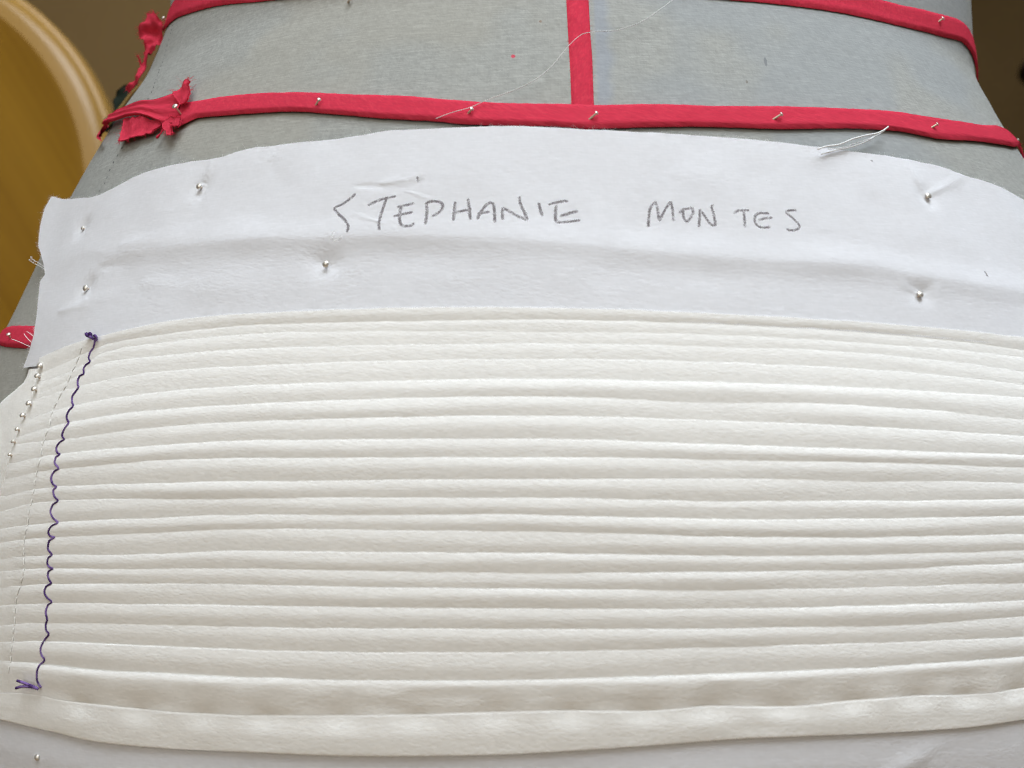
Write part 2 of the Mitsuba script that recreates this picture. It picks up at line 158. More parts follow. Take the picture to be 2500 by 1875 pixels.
ZK = [-.30, -.20, -.13, -.08, -.04, 0., .03, .05, .07, .09, .11, .125, .15, .20, .30]
f_left = PchipInterpolator(ZK, [.1963, .1963, .1963, .1963, .1953, .1913, .183, .1747, .1664, .1574, .1469, .138, .1308, .137, .157])
f_right = PchipInterpolator(ZK, [.1986, .1986, .1986, .1986, .1976, .1936, .1835, .1735, .1634, .1533, .1431, .1377, .1374, .142, .160])
f_deep = PchipInterpolator(ZK, [.055, .080, .0985, .1095, .1148, .1167, .1145, .111, .107, .102, .096, .092, .092, .098, .118])


def surf(th, z, o=0.0):
    """The point of the form at the angle th and the height z, raised by o along the surface's normal."""
    th, z, o = np.broadcast_arrays(np.asarray(th, float), np.asarray(z, float), np.asarray(o, float))
    s, c = np.sin(th), np.cos(th)
    a, da = (np.where(s < 0, f_left(z, n), f_right(z, n)) for n in (0, 1))
    b, db = f_deep(z), f_deep(z, 1)
    N = np.stack([b * s, -a * c, -(da * s * s * b + db * c * c * a)], -1)
    N /= np.linalg.norm(N, axis=-1, keepdims=True)
    return np.stack([a * s, -b * c, z], -1) + N * o[..., None]


def curve(pts):
    """Height as a function of the angle through sorted (angle, height) points, held level outside them."""
    p = np.array(sorted(pts))
    p = p[np.r_[True, np.diff(p[:, 0]) > 1e-4]]
    f = PchipInterpolator(p[:, 0], p[:, 1])
    return lambda th: f(np.clip(th, p[0, 0], p[-1, 0]))


def by_height(pts):
    """Angle as a function of the height."""
    p = np.array(pts)[np.argsort([q[1] for q in pts])]
    return lambda z: np.interp(z, p[:, 1], p[:, 0])


def cloth_uv(th, z):
    return np.stack([np.asarray(th) * .15 + 0 * z, np.asarray(z) + 0 * np.asarray(th)], -1).reshape(-1, 2)


# ---------------------------------------------------------------- materials (cloth colours with weave, slubs, stains, tints; shading painted into thread and rim)
def cloth(name, rgb, fine=.0004, long=.005, amount=.10, bump=0.0, extra=None, blotch=.03):
    def colour(p, n, uv):
        u, v = uv.x, uv.y
        weft = noise(u / long, v / fine)
        warp = .55 * noise((u + v) * .71 / fine, (u - v) * .71 / long + 31.0) + .45 * noise(u / fine, v / long + 12.0)
        slub = smoothstep(.72, .95, noise(u / (long * 3), v / fine + 9.0))
        k = 1 + amount * (weft + warp - 1) + .6 * amount * slub + blotch * (fbm(u / .02, v / .02 + 5.0) - .5)
        c = mi.Color3f(rgb) * k
        return extra(c, p, uv) if extra else c
    b = {'type': 'diffuse', 'reflectance': mikit.proc(colour)}
    if bump:
        def relief(p, n, uv):
            return noise(uv.x / long * 2, uv.y / fine) + noise(uv.x / fine, uv.y / long * 2 + 31.0)
        b = {'type': 'bumpmap', 'scale': bump, 'nested_texture': mikit.proc(relief, eps=1e-4), 'nested_bsdf': b}
    scene[name] = {'type': 'twosided', 'bsdf': b}


def form_stains_tints(c, p, uv):
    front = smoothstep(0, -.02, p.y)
    wob = (fbm(p.x / .004, p.z / .004) - .5) * .003
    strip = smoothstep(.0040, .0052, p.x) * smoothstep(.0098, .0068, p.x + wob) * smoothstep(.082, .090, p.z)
    patch = smoothstep(.50, .66, fbm(p.x / .035 + 3.0, p.z / .03 + 1.0)) * smoothstep(-.004, .03, p.x)  # uneven bluish tint on the right half
    warm = smoothstep(.42, .62, fbm(p.x / .030 + 11.0, p.z / .025 + 4.0)) * smoothstep(.01, -.03, p.x)  # uneven warm tint on the left half
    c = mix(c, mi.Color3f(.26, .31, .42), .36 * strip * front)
    c = mix(c, mi.Color3f(.29, .33, .38), .32 * patch * front)
    c = mix(c, mi.Color3f(.40, .37, .30), .24 * warm * front)

    def spot(x, z, rx, rz, col, amount):
        d = dr.sqrt(dr.square((p.x - x + wob * .2) / rx) + dr.square((p.z - z) / rz))
        return mix(c, mi.Color3f(col), amount * smoothstep(1.15, .7, d) * front)
    c = spot(-.0155, .1008, .00055, .00055, (.60, .05, .10), .85)
    c = spot(.0473, .1016, .00045, .0014, (.13, .14, .16), .55)
    c = spot(-.0087, .1109, .0004, .0004, (.22, .12, .08), .6)
    c = spot(.0417, .0950, .00035, .00045, (.16, .13, .11), .55)
    c = spot(.075, .094, .0012, .0005, (.22, .25, .28), .4)
    return c


def red_fuzz(c, p, uv):
    return mix(c, mi.Color3f(.80, .12, .16), .16 * smoothstep(.55, .9, noise((uv.x + uv.y) / .0004, (uv.x - uv.y) / .0014)))


cloth('form_linen', (.345, .355, .342), .00030, .0015, .20, .00005, form_stains_tints, .04)
cloth('cotton', (.70, .711, .752), .0003, .0012, .05, .00004, None, .03)
cloth('crepe', (.885, .888, .878), .00030, .0008, .065, .00004, None, .03)
cloth('red_tape', (.57, .042, .078), .0003, .0009, .13, .00005, red_fuzz, .10)


def plain(name, rgb, rough=None):
    scene[name] = {'type': 'twosided', 'bsdf': {'type': 'diffuse', 'reflectance': {'type': 'rgb', 'value': list(rgb)}} if rough is None else
                   {'type': 'principled', 'base_color': {'type': 'rgb', 'value': list(rgb)}, 'roughness': rough, 'specular': .4}}


plain('red_fibre', (.66, .04, .08))
plain('white_fibre', (.85, .86, .88))
plain('grey_thread', (.72, .73, .74))
plain('seam_thread', (.22, .23, .24))


def purple_shading(p, n, uv):
    return mix(mi.Color3f(.055, .026, .115), mi.Color3f(.23, .145, .39), smoothstep(.35, .75, noise(p.x / .0012, p.z / .0011)) * .75 + .25 * noise(p.x / .0003, p.z / .0003))  # shade along the thread painted in as random dark and pale tones


scene['purple_cotton'] = {'type': 'twosided', 'bsdf': {'type': 'diffuse', 'reflectance': mikit.proc(purple_shading)}}
plain('white_thread', (.85, .85, .83))
plain('green_cloth', (.030, .042, .034))
plain('tan_cord', (.30, .20, .075))
plain('dark_brown', (.030, .023, .016))
scene['pin_steel'] = {'type': 'twosided', 'bsdf': {'type': 'principled', 'base_color': {'type': 'rgb', 'value': [.80, .77, .72]}, 'metallic': .62, 'roughness': .24, 'specular': .6}}


def graphite(p, n, uv):
    return mix(mi.Color3f(.20, .185, .20), mi.Color3f(.60, .605, .64), smoothstep(.45, .95, noise(uv.x / .00022, uv.y / .00022)))


def faint_graphite(p, n, uv):
    return mix(mi.Color3f(.60, .61, .64), mi.Color3f(.80, .815, .855), smoothstep(.3, .7, noise(uv.x / .0003, uv.y / .0003)))


scene['pencil'] = {'type': 'twosided', 'bsdf': {'type': 'diffuse', 'reflectance': mikit.proc(graphite)}}
scene['faint_pencil'] = {'type': 'twosided', 'bsdf': {'type': 'diffuse', 'reflectance': mikit.proc(faint_graphite)}}


def wood_grain(p, n, uv):
    a = p.x * .53 - p.z * .85        # along the grain
    b = p.x * .85 + p.z * .53        # across it
    w = b + .006 * (fbm(a / .10, b / .05) - .5)
    ring = noise(w / .014, a / .5)
    fine = noise(w / .0016, a / .06)
    return mix(mi.Color3f(.175, .083, .006), mi.Color3f(.265, .138, .012), .7 * ring + .3 * fine)


scene['chair_wood'] = {'type': 'principled', 'base_color': mikit.proc(wood_grain), 'roughness': .34, 'specular': .16}


scene['chair_rim_highlight'] = {'type': 'principled', 'base_color': {'type': 'rgb', 'value': [.30, .17, .040]}, 'roughness': .33, 'specular': .4}  # paler base than the panel: rim highlight painted into the colour


def ply_grain(p, n, uv):
    layer = noise(p.y / .0042 + .3 * noise(p.x / .03, p.z / .03), 2.0)
    return mix(mi.Color3f(.25, .135, .026), mi.Color3f(.42, .245, .065), layer)


scene['chair_edge_wood'] = {'type': 'principled', 'base_color': mikit.proc(ply_grain), 'roughness': .40, 'specular': .5}


def wall_paint(p, n, uv):
    return mix(mi.Color3f(.145, .090, .038), mi.Color3f(.21, .138, .060), fbm(p.x / .25, p.z / .25))


scene['wall_brown'] = {'type': 'diffuse', 'reflectance': mikit.proc(wall_paint)}


def boards(p, n, uv):
    k = mikit.cell_rand(p.x / .09, 3.0)
    g = noise(p.x / .004, p.y / .12 + 20 * k)
    return mix(mi.Color3f(.36, .22, .10), mi.Color3f(.50, .33, .16), .55 * k + .45 * g)


scene['floor_wood'] = {'type': 'principled', 'base_color': mikit.proc(boards), 'roughness': .5, 'specular': .4}

scene['pin_shaft'] = {'type': 'twosided', 'bsdf': {'type': 'principled', 'base_color': {'type': 'rgb', 'value': [.62, .52, .42]}, 'metallic': .25, 'roughness': .35, 'specular': .6}}

# ---------------------------------------------------------------- setting: floor and wall behind, an unseen top light and an added warm fill in front
put('floor', (np.array([[-2.5, -2.5, -.95], [4.0, -2.5, -.95], [4.0, 2.6, -.95], [-2.5, 2.6, -.95]]), np.array([[0, 1, 2, 3]])), 'floor_wood', smooth=False, kind='structure')
wz0, wz1 = -.946, 1.9       # wall behind the form, with an added step back to darken the right
corner = [(-2.5, .95), (.15, .95), (.15, 2.0), (4.0, 2.0)]
put('wall', (np.array([(x, y, z) for x, y in corner for z in (wz0, wz1)]), np.array([[0, 2, 3, 1], [2, 4, 5, 3], [4, 6, 7, 5]])), 'wall_brown', smooth=False, kind='structure')

plain('white_paint', (.78, .78, .76))


def framed_light(name, label, spec, panel_name, frame):
    w = thing(name, label, 'window')
    M = np.array(facing(spec['at'], (0, 0, 0)).matrix)
    sx, sy = spec['size'][0] / 2, spec['size'][1] / 2
    light_panel = np.array([[-sx, -sy, 0], [sx, -sy, 0], [sx, sy, 0], [-sx, sy, 0.0]])
    put(panel_name, (light_panel @ M[:3, :3].T + M[:3, 3], np.array([[0, 1, 2, 3]])), {'type': 'diffuse', 'reflectance': {'type': 'rgb', 'value': [.1, .1, .1]}}, w, smooth=False,
        emitter={'type': 'area', 'radiance': {'type': 'rgb', 'value': list(spec['rgb'])}})
    bars = [trimesh.creation.box(e, trimesh.transformations.translation_matrix(c)) for e, c in (
        ((2 * sx + .12, .06, .05), (0, sy + .03, -.01)), ((2 * sx + .12, .06, .05), (0, -sy - .03, -.01)), ((.06, 2 * sy, .05), (sx + .03, 0, -.01)), ((.06, 2 * sy, .05), (-sx - .03, 0, -.01)))]
    v, f = join([arr(b) for b in bars])
    put('frame', (v @ M[:3, :3].T + M[:3, 3], f), frame, w, smooth=False)


framed_light('unseen_top_light', 'unseen bright light high in front of the form, a little to the right', WINDOW, 'light_panel', 'white_paint')
framed_light('added_warm_fill', 'added warm fill light in front of the form to the left', CURTAIN, 'curtain', 'white_paint')

# ---------------------------------------------------------------- the dress form
form = thing('dress_form', 'grey linen covered dress form seen close at the waist and hips', 'dress form')
th = np.linspace(-math.pi, math.pi, 361)[:-1]
zz = np.r_[np.linspace(-.30, -.1, 21), np.linspace(-.095, .15, 90), np.linspace(.155, .30, 25)]
TH, Z = np.meshgrid(th, zz)
P = surf(TH, Z)
lo, hi = P[0].copy(), P[-1].copy()
rings = [np.array([[.0, .0, -.318]]) + (lo - [0, 0, -.30]) * [k, k, 0] for k in (.02, .5, .9)]
tops = [np.array([[.0, .0, .318]]) + (hi - [0, 0, .30]) * [k, k, 0] for k in (.9, .5, .02)]
Pall = np.concatenate([np.array(rings), P, np.array(tops)])
Zall = np.concatenate([np.full((3, len(th)), -.3), Z, np.full((3, len(th)), .3)])
put('cover', grid(Pall, closed_u=True), 'form_linen', form, uv=cloth_uv(np.tile(th, (len(Zall), 1)), Zall))
put('stand_pole', arr(trimesh.creation.cylinder(.016, segment=[[0, 0, -.93], [0, 0, -.319]], sections=24)), 'pin_steel', form)
put('stand_foot', arr(trimesh.creation.cylinder(.16, segment=[[0, 0, -.949], [0, 0, -.93]], sections=48)), 'dark_brown', form, smooth=30)
# side seam: a row of small stitches
s = smooth_path(D['seam'], .0018 / .1)
s = smooth_path(np.array(D['seam']) * [.15, 1], .0011)
bits = []
for k in range(0, len(s) - 2, 2):
    q = s[k:k + 2] / [.15, 1] + rng.normal(0, .00012, (1, 2)) / [.15, 1]
    q = np.array([q[0] * .8 + q[1] * .2, q[0] * .3 + q[1] * .7])
    bits.append(tube(surf(q[:, 0], q[:, 1], .00012), .00011 * rng.uniform(.6, 1.15), 5))
put('seam_stitching', join(bits), 'seam_thread', form, kind='stuff', label='row of small dark stitches down the left side seam')


# ---------------------------------------------------------------- style tapes pinned on the form
def fibres(points, normals, tangents, n, length, radius, spread=.8):
    """Short loose fibres that stand off the given points."""
    pick = rng.integers(0, len(points), n)
    out = []
    for i in pick:
        L = length * rng.uniform(.3, 1.3)
        d = tangents[i] * rng.normal(0, spread) + normals[i] * rng.uniform(.1, 1) + rng.normal(0, .35, 3)
        d /= np.linalg.norm(d)
        b = rng.normal(0, .3, 3) * L
        q = points[i] + np.array([np.zeros(3), d * L * .55 + b * .3, d * L + b])
        out.append(tube(q, [radius, radius * .8, radius * .35], 3, cap=False))
    return join(out)


def tape(name, top, bot, base, label, lift=.0005, cat='tape', rows=9, step=.0015, fuzz=500, along=True):
    """A flat tape between two edges on the form: a soft crown, rolled edges, the lower edge standing off a little."""
    t, b = np.array(top) * [.15, 1], np.array(bot) * [.15, 1]
    ln = max(np.linalg.norm(np.diff(t, axis=0), axis=1).sum(), np.linalg.norm(np.diff(b, axis=0), axis=1).sum())
    n = int(ln / step) + 2

    def even(q):
        d = np.r_[0, np.cumsum(np.linalg.norm(np.diff(q, axis=0), axis=1))]
        s = np.linspace(0, d[-1], n)
        return np.stack([PchipInterpolator(d, q[:, k])(s) for k in (0, 1)], 1) / [.15, 1]
    t, b = even(t), even(b)
    prof = [(0.0, -.0004)] + [(x, 0) for x in np.linspace(0, 1, rows)] + [(1.0, -.0004)]
    P, UV = [], []
    for x, drop in prof:
        q = t * (1 - x) + b * x
        edge = min(x, 1 - x)
        o = base + lift * (.45 + .75 * x) * np.sqrt(max(0, 1 - (1 - min(1, edge / .12)) ** 2)) + .00010 * nz(q[:, 0] * 60, q[:, 1] * 300 + x * 2, 5) * (edge > 0)
        if drop:
            o = np.maximum(.00002, base + drop + 0 * q[:, 0])
            o = o if x < .5 else o + .0003
        jag = .00010 * nz(q[:, 0] * 400, 3 + 40 * x, 8) * (edge < .05)
        P.append(surf(q[:, 0], q[:, 1] + jag, o))
        UV.append(np.stack([np.linspace(0, ln, n), np.full(n, x * .0066)], 1))
    P = np.array(P)
    k = thing(name, label, cat)
    put('band', grid(P), 'red_tape', k, uv=np.array(UV).reshape(-1, 2))
    e = np.vstack([P[1], P[-2], P[2], P[-3]])
    nrm = np.vstack([surf(t[:, 0], t[:, 1], 1.0) - surf(t[:, 0], t[:, 1])] * 4)
    if fuzz:
        put('fuzz', fibres(e, nrm, np.vstack([P[1] - P[-2], P[-2] - P[1]] * 2) / .0066, fuzz, .0006, .000018), 'red_fibre', k, kind='stuff')
    return k, P


def crumple(pts, amp, seed, thick=.0004, on_form=True, base=.001, n=26, lean=(0, 0, 0)):
    """A scrap of cloth with the given outline: a fine net clipped to the outline, creased, with two sides and a rim."""
    from shapely.geometry import Polygon
    from shapely import affinity
    import shapely
    pts = np.array(pts, float)
    c = pts[:, :2] * [.15, 1] if on_form else pts[:, [0, 2]]
    poly = Polygon(c).buffer(0)
    if poly.geom_type != 'Polygon':
        poly = max(poly.geoms, key=lambda g: g.area)
    x0, y0, x1, y1 = poly.bounds
    h = max(x1 - x0, y1 - y0) / n
    ring = np.array(poly.segmentize(h * .8).exterior.coords)[:-1]
    jig = np.stack([nz(ring[:, 0] / .0006, ring[:, 1] / .0006, seed), nz(ring[:, 0] / .0006 + 9, ring[:, 1] / .0006, seed)], 1)
    ring = ring + jig * h * .35
    gx, gy = np.meshgrid(np.arange(x0, x1, h), np.arange(y0, y1, h))
    g = np.stack([gx.ravel(), gy.ravel()], 1)
    inner = poly.buffer(-h * .55)
    g = g[shapely.contains_xy(inner, g[:, 0], g[:, 1])] if not inner.is_empty else np.zeros((0, 2))
    from scipy.spatial import Delaunay
    V = np.vstack([ring, g])
    tri = Delaunay(V).simplices
    mid = V[tri].mean(1)
    ok = shapely.contains_xy(Polygon(ring).buffer(1e-7), mid[:, 0], mid[:, 1])
    tri = tri[ok]
    a = V[tri]
    flip = ((a[:, 1, 0] - a[:, 0, 0]) * (a[:, 2, 1] - a[:, 0, 1]) - (a[:, 1, 1] - a[:, 0, 1]) * (a[:, 2, 0] - a[:, 0, 0])) < 0
    tri[flip] = tri[flip][:, ::-1]
    rel = amp * (nz(V[:, 0] / .0042, V[:, 1] / .0026, seed) + .45 * nz(V[:, 0] / .0016, V[:, 1] / .0022, seed + 1))
    if on_form:
        th_, z_ = V[:, 0] / .15, V[:, 1]
        top, und = surf(th_, z_, base + amp + rel), surf(th_, z_, np.maximum(.0002, base + amp + rel - thick))
    else:
        y = np.interp(V[:, 0], np.sort(pts[:, 0]), pts[np.argsort(pts[:, 0]), 1]) - rel
        y = y + lean[0] * (V[:, 0] - V[:, 0].mean()) + lean[1] * (V[:, 1] - V[:, 1].mean())
        top = np.stack([V[:, 0], y, V[:, 1]], 1)
        und = top + [0, thick, 0]
    m, r = len(V), len(ring)
    k = np.arange(r)
    k2 = (k + 1) % r
    F = np.vstack([tri, tri[:, ::-1] + m, np.stack([k, k + m, k2], 1), np.stack([k2, k + m, k2 + m], 1)])
    return (np.vstack([top, und]), F), np.tile(V, (2, 1)), top[:r]


waist, _ = tape('waist_tape', D['waist_top'], D['waist_bot'], .0004, 'red cloth tape curving round the waist along the top of the form')
hip, _ = tape('hip_tape', D['hip_top'], D['hip_bot'], .0008, 'long red cloth tape across the form just above the white name strip', lift=.0006)
front, _ = tape('front_tape', D['front_left'], D['front_right'], .0001, 'short upright red cloth tape down the middle of the grey form', lift=.0005)
stub, _ = tape('side_tape', D['stub_top'], D['stub_bot'], .0004, 'small red tape end at the left edge below the wooden chair', lift=.0006, fuzz=150)


def scrap(parent, name, pts, amp, seed, label=None, fuzz=120, **k):
    mesh, uv, rim = crumple(pts, amp, seed, **k)
    key = put(name, mesh, 'red_tape', parent, uv=uv, label=label)
    c = rim.mean(0)
    out = rim - c
    put('fray', fibres(rim, out / (np.linalg.norm(out, axis=1, keepdims=True) + 1e-9), np.roll(rim, 1, 0) - rim, fuzz, .0013, .000045, .0), 'red_fibre', key, kind='stuff')


scrap(waist, 'tape_end', D['end_a'], .0034, 3, 'crumpled frayed red end beside the pin', on_form=False, lean=(-.5, .1))
scrap(waist, 'tape_end', D['end_b'], .0028, 4, 'torn red end hanging below', on_form=False, lean=(-.6, .2))
scrap(hip, 'tape_tail', D['tail'], .0007, 6, 'loose cut red tail folded under', base=.0012)
# the end that laps over from the side
t, b = (np.array(smooth_path(np.array(D[k]) * [.15, 1], .0012))[:, :] / [.15, 1] for k in ('wrap_top', 'wrap_bot'))
n = 44
t, b = (np.stack([np.interp(np.linspace(0, 1, n), np.linspace(0, 1, len(q)), q[:, k]) for k in (0, 1)], 1) for q in (t, b))
rows = []
for x in np.r_[0, np.linspace(0, 1, 12), 1]:
    q = t * (1 - x) + b * x
    rows.append(q)
rows = np.array(rows)
xs = np.r_[0, np.linspace(0, 1, 12), 1][:, None]
i = np.linspace(0, 1, n)[None, :]
off = .0019 + .0012 * np.sin(np.pi * np.clip(i * 1.1, 0, 1)) * xs + .0005 * nz(i * 9, xs * 4, 3) + .0004 * np.sin(xs * 14 + i * 7) * (1 - i)
off[0] -= .0006
off[-1] -= .0007
put('lapped_end', grid(surf(rows[..., 0], rows[..., 1], off)), 'red_tape', hip, uv=np.stack([i * .026 + 0 * xs, xs * .0066 + 0 * i], -1).reshape(-1, 2), label='red end lapping over from the side')
scrap(hip, 'frayed_tuft', D['fray_up'], .0008, 9, 'frayed red tuft pointing up beside the pin', base=.0020)
scrap(hip, 'frayed_tuft', D['fray_low'], .0007, 12, 'frayed red tuft hanging below the pin', base=.0018)
q = smooth_path(np.array(D['fray_thread']) * [.15, 1], .0004) / [.15, 1]
put('frayed_thread', tube(surf(q[:, 0], q[:, 1], .0018), np.r_[np.full(len(q) - 3, .0002), .00035, .0004, .0003]), 'red_fibre', hip)

# ---------------------------------------------------------------- the pleated sample
BASE = .0010
fold = [curve(p) for p in D['folds']]
left_of = by_height(D['sample_left'])
back_left = by_height(D['backing_left'])
band_top, ridge = curve(D['band_top']), curve(D['ridge'])
tack, hem_bottom = curve(D['tack']), curve(D['hem_bottom'])
RIGHT = 1.22
sample = thing('pleated_sample', 'white cloth sample with rows of narrow horizontal pleats and a pencilled name strip', 'sewing sample')


def fold_z(k, th):
    return fold[k](th) + .00009 * nz(th * 130, k * 7.3, 2) + .00012 * nz(th * 30, k * 3.1, 4)


def pleat_height(k, th):
    flat = np.clip((th + .78 + .0032 * k) / .05, .45, 1)              # pressed flat beside the seam at the left
    return .00050 * flat * np.clip(1 + .70 * nz(th * 5, k * 5.7, 11) + .06 * nz(th * 40, k * 2.9, 12), .35, 2) * (.50 if k < 5 else 1.0)


def band_off(th, z):
    o = .0013 + .011 * np.clip((-th - .86) / .42, 0, 1.4) ** 2 * np.clip((z - .036) / .006, 0, 1)
    flare = o
    d = z - ridge(th)
    fade = np.clip((th + .98) / .5, 0, 1)
    amp = (.0008 + .0004 * nz(th * 5, 1, 21)) * fade
    o = o + amp * np.where(d > 0, np.exp(-(d / .0042) ** 2) * .7 + .3 * np.exp(-d / .010), np.exp(-(np.abs(d) / .0034) ** 1.7))
    o = o + .00060 * nz(th * 9, z * 50, 22) - .00010 * np.exp(-((z - fold[0](th)) / .003) ** 2) + .00016 * nz(th * 22, z * 150, 23)
    X = th * .15
    for t0, z0, t1, z1, h, wd in D['creases']:
        a, b = np.array([t0 * .15, z0]), np.array([t1 * .15, z1])
        L = np.linalg.norm(b - a)
        e = (b - a) / L
        s = (X - a[0]) * e[0] + (z - a[1]) * e[1]
        r = -(X - a[0]) * e[1] + (z - a[1]) * e[0]
        s1 = np.clip(s / L, 0, 1)
        width = wd * 1e-3 * .35 * (.35 + .8 * s1)
        o = o + h * 1e-3 * .40 * np.exp(-(r / width) ** 2) * np.clip(1 - s1, 0, 1) ** .6 * np.exp(-(np.clip(-s, 0, 1) / .0008) ** 2)
    for p in D['pins'][11:17]:
        r2 = (X - p[0] * .15) ** 2 + (z - p[1]) ** 2
        o = o - .0007 * np.exp(-r2 / .0028 ** 2)
    calm = np.clip((z - fold[0](th) + .0005) / .011, 0, 1)             # held flat where the first pleat is sewn over it
    return np.maximum(flare + (o - flare) * calm * calm * (3 - 2 * calm), .0006)


# the name strip above the pleats
NC, NR = 420, 150
lb = np.array(D['band_left'])
z_top, z_bot = band_top(lb[:, 0]), fold[0](lb[:, 0]) - .002
s_left = np.clip((z_top - lb[:, 1]) / (z_top - z_bot), 0, 1)
o = np.argsort(s_left)
s = np.linspace(0, 1, NR)[:, None]
tl = np.interp(s, np.r_[0, s_left[o], 1], np.r_[lb[0, 0], lb[o, 0], lb[-1, 0]])
c = np.linspace(0, 1, NC)[None, :] ** 1.0
TH = tl + (RIGHT - tl) * c
Z = (band_top(TH) + .00012 * nz(TH * 260, 1, 31) + .0002 * nz(TH * 60, 1, 32)) * (1 - s) + (fold[0](TH) - .0022) * s
strip = put('name_strip', grid(surf(TH, Z, band_off(TH, Z))), 'cotton', sample, uv=cloth_uv(TH, Z), label='smooth white cotton strip with a handwritten pencil name')
e = np.vstack([surf(TH[0], Z[0], band_off(TH[0], Z[0])), surf(TH[:, 0], Z[:, 0], band_off(TH[:, 0], Z[:, 0]))])
nrm = np.vstack([np.tile([0, -.35, .7], (NC, 1)), np.tile([-.8, -.3, .1], (NR, 1))])
put('fray', fibres(e, nrm, np.tile([.6, 0, 0], (len(e), 1)), 900, .0009, .000020), 'white_fibre', strip, kind='stuff')


def pencil(stroke, width=.00034, step=.0003, mat='pencil', name='letter', extra=0.0):
    q = smooth_path(np.array(stroke) * [.15, 1], step)
    t = np.gradient(q, axis=0)
    t /= np.linalg.norm(t, axis=1, keepdims=True) + 1e-12
    nn = np.stack([-t[:, 1], t[:, 0]], 1)
    w = width * (1 + .25 * nz(np.arange(len(q)) * .35, 4, 41))[:, None]
    w[0] *= .6
    w[-1] *= .5
    rows = np.array([(q + nn * w * x) / [.15, 1] for x in (-1, -.33, .33, 1)])
    return surf(rows[..., 0], rows[..., 1], band_off(rows[..., 0], rows[..., 1]) + .00006 + extra), rows


def write(strokes, mat, name, width=.00034):
    ms, us = [], []
    for i, sgm in enumerate(strokes):
        P, rows = pencil(sgm, width, extra=.00002 * i)
        ms.append(grid(P)); us.append(cloth_uv(rows[..., 0], rows[..., 1]))
    put(name, join(ms), mat, strip, uv=np.vstack(us))


for k, strokes in enumerate(D['letters']):
    write(strokes, 'pencil', 'letter', .00030 if k < 9 else .00027)
write(D['faint'], 'faint_pencil', 'pencil_mark', .0003)
for d in D['dashes']:
    write([d], 'pencil', 'pencil_mark', .00024)


# the pleats: each a fold that points up, rolls over and dips back under the fold below it
def pleat_shape(k, th, u):
    """Height over the form at the fraction u (0 the fold, 1 the foot) of the pleat k."""
    H = pleat_height(k, th)
    m = .36 + .15 * nz(th * 5, k * 4.1 + 2, 13)
    up = .58 + .42 * np.sin(np.clip(u / m, 0, 1) * np.pi / 2)
    v = np.clip((u - m) / (1 - m), 0, 1)
    down = 1 - (.80 + .10 * nz(th * 9, k * 3.3, 15)) * (v * v * (3 - 2 * v) * .35 + v ** 1.3 * .65)
    return BASE + H * np.where(u < m, up, down) + (.00055 * (1 - u) if k == 0 else 0)      # the first one laps over the name strip


def pleat_rows(k, th_l, ncol, lower):
    c = np.linspace(0, 1, ncol)
    th = th_l + (RIGHT - th_l) * c
    zt, zb = fold_z(k, th), lower(th)
    H = pleat_height(k, th) + (.00055 if k == 0 else 0)
    rows = [(zt - .0012, BASE - .0003 + 0 * H), (zt - .0003, BASE + .10 * H), (zt - .00008, BASE + .26 * H)]
    for u in np.r_[0, .02, .05, .09, .14, .20, .26, .32, np.linspace(.40, 1, 11)]:
        z = zt * (1 - u) + (zb - .0011) * u
        rows.append((z, pleat_shape(k, th, u) + .00002 * nz(th * 60, z * 300, 14)))
    return th, np.array([r[0] for r in rows]), np.array([r[1] for r in rows])


def pleat_off(th, z):
    """The height of the pleated cloth over the form at single points (for what lies on it)."""
    th, z = np.atleast_1d(th), np.atleast_1d(z)
    out = np.full(th.shape, BASE)
    for k in range(20):
        zt, zb = fold_z(k, th), fold_z(k + 1, th)
        m = (z <= zt) & (z > zb)
        out = np.where(m, pleat_shape(k, th, np.clip((zt - z) / (zt - zb + .0011), 0, 1)), out)
    zt = fold_z(20, th)
    return np.where(z <= zt, wide_shape(th, np.clip((zt - z) / (zt - tack(th)), 0, 1)), out)


def wide_shape(th, u):
    H = pleat_height(20, th) * 1.4
    m = .18
    up = .58 + .42 * np.sin(np.clip(u / m, 0, 1) * np.pi / 2)
    v = np.clip((u - m) / (1 - m), 0, 1)
    return np.where(u < m, BASE + H * up, BASE + H + (tack_foot(th) - BASE - H) * (dimple(th) * v ** 1.5 + (1 - dimple(th)) * (.25 * v ** 1.5 + .75 * v * v * (3 - 2 * v)))) + .00012 * nz(th * 24, u * 3, 53)


def dimple(th):
    d = 0 * th
    for t0, z0 in D['dimples']:
        d = np.maximum(d, np.exp(-np.abs((th - t0) * .15 / .0038) ** 1.6))
    return d


def tack_foot(th):
    return .00055 + .0009 * (1 - dimple(th)) * (.75 + .25 * nz(th * 20, 8, 52))


for k in range(20):
    tl = float(left_of(fold[k](left_of(fold[k](-.75)))))
    tl2 = float(left_of(fold[k + 1](tl)))
    th, Zr, Or = pleat_rows(k, tl, 420, lambda t: fold_z(k + 1, t))
    shift = np.linspace(0, 1, len(Zr))[:, None] * (tl2 - tl) * (1 - np.linspace(0, 1, 420))[None, :] ** 8
    TH = th[None, :] + shift
    put('pleat', grid(surf(TH, Zr, Or)), 'crepe', sample, uv=cloth_uv(TH, Zr))

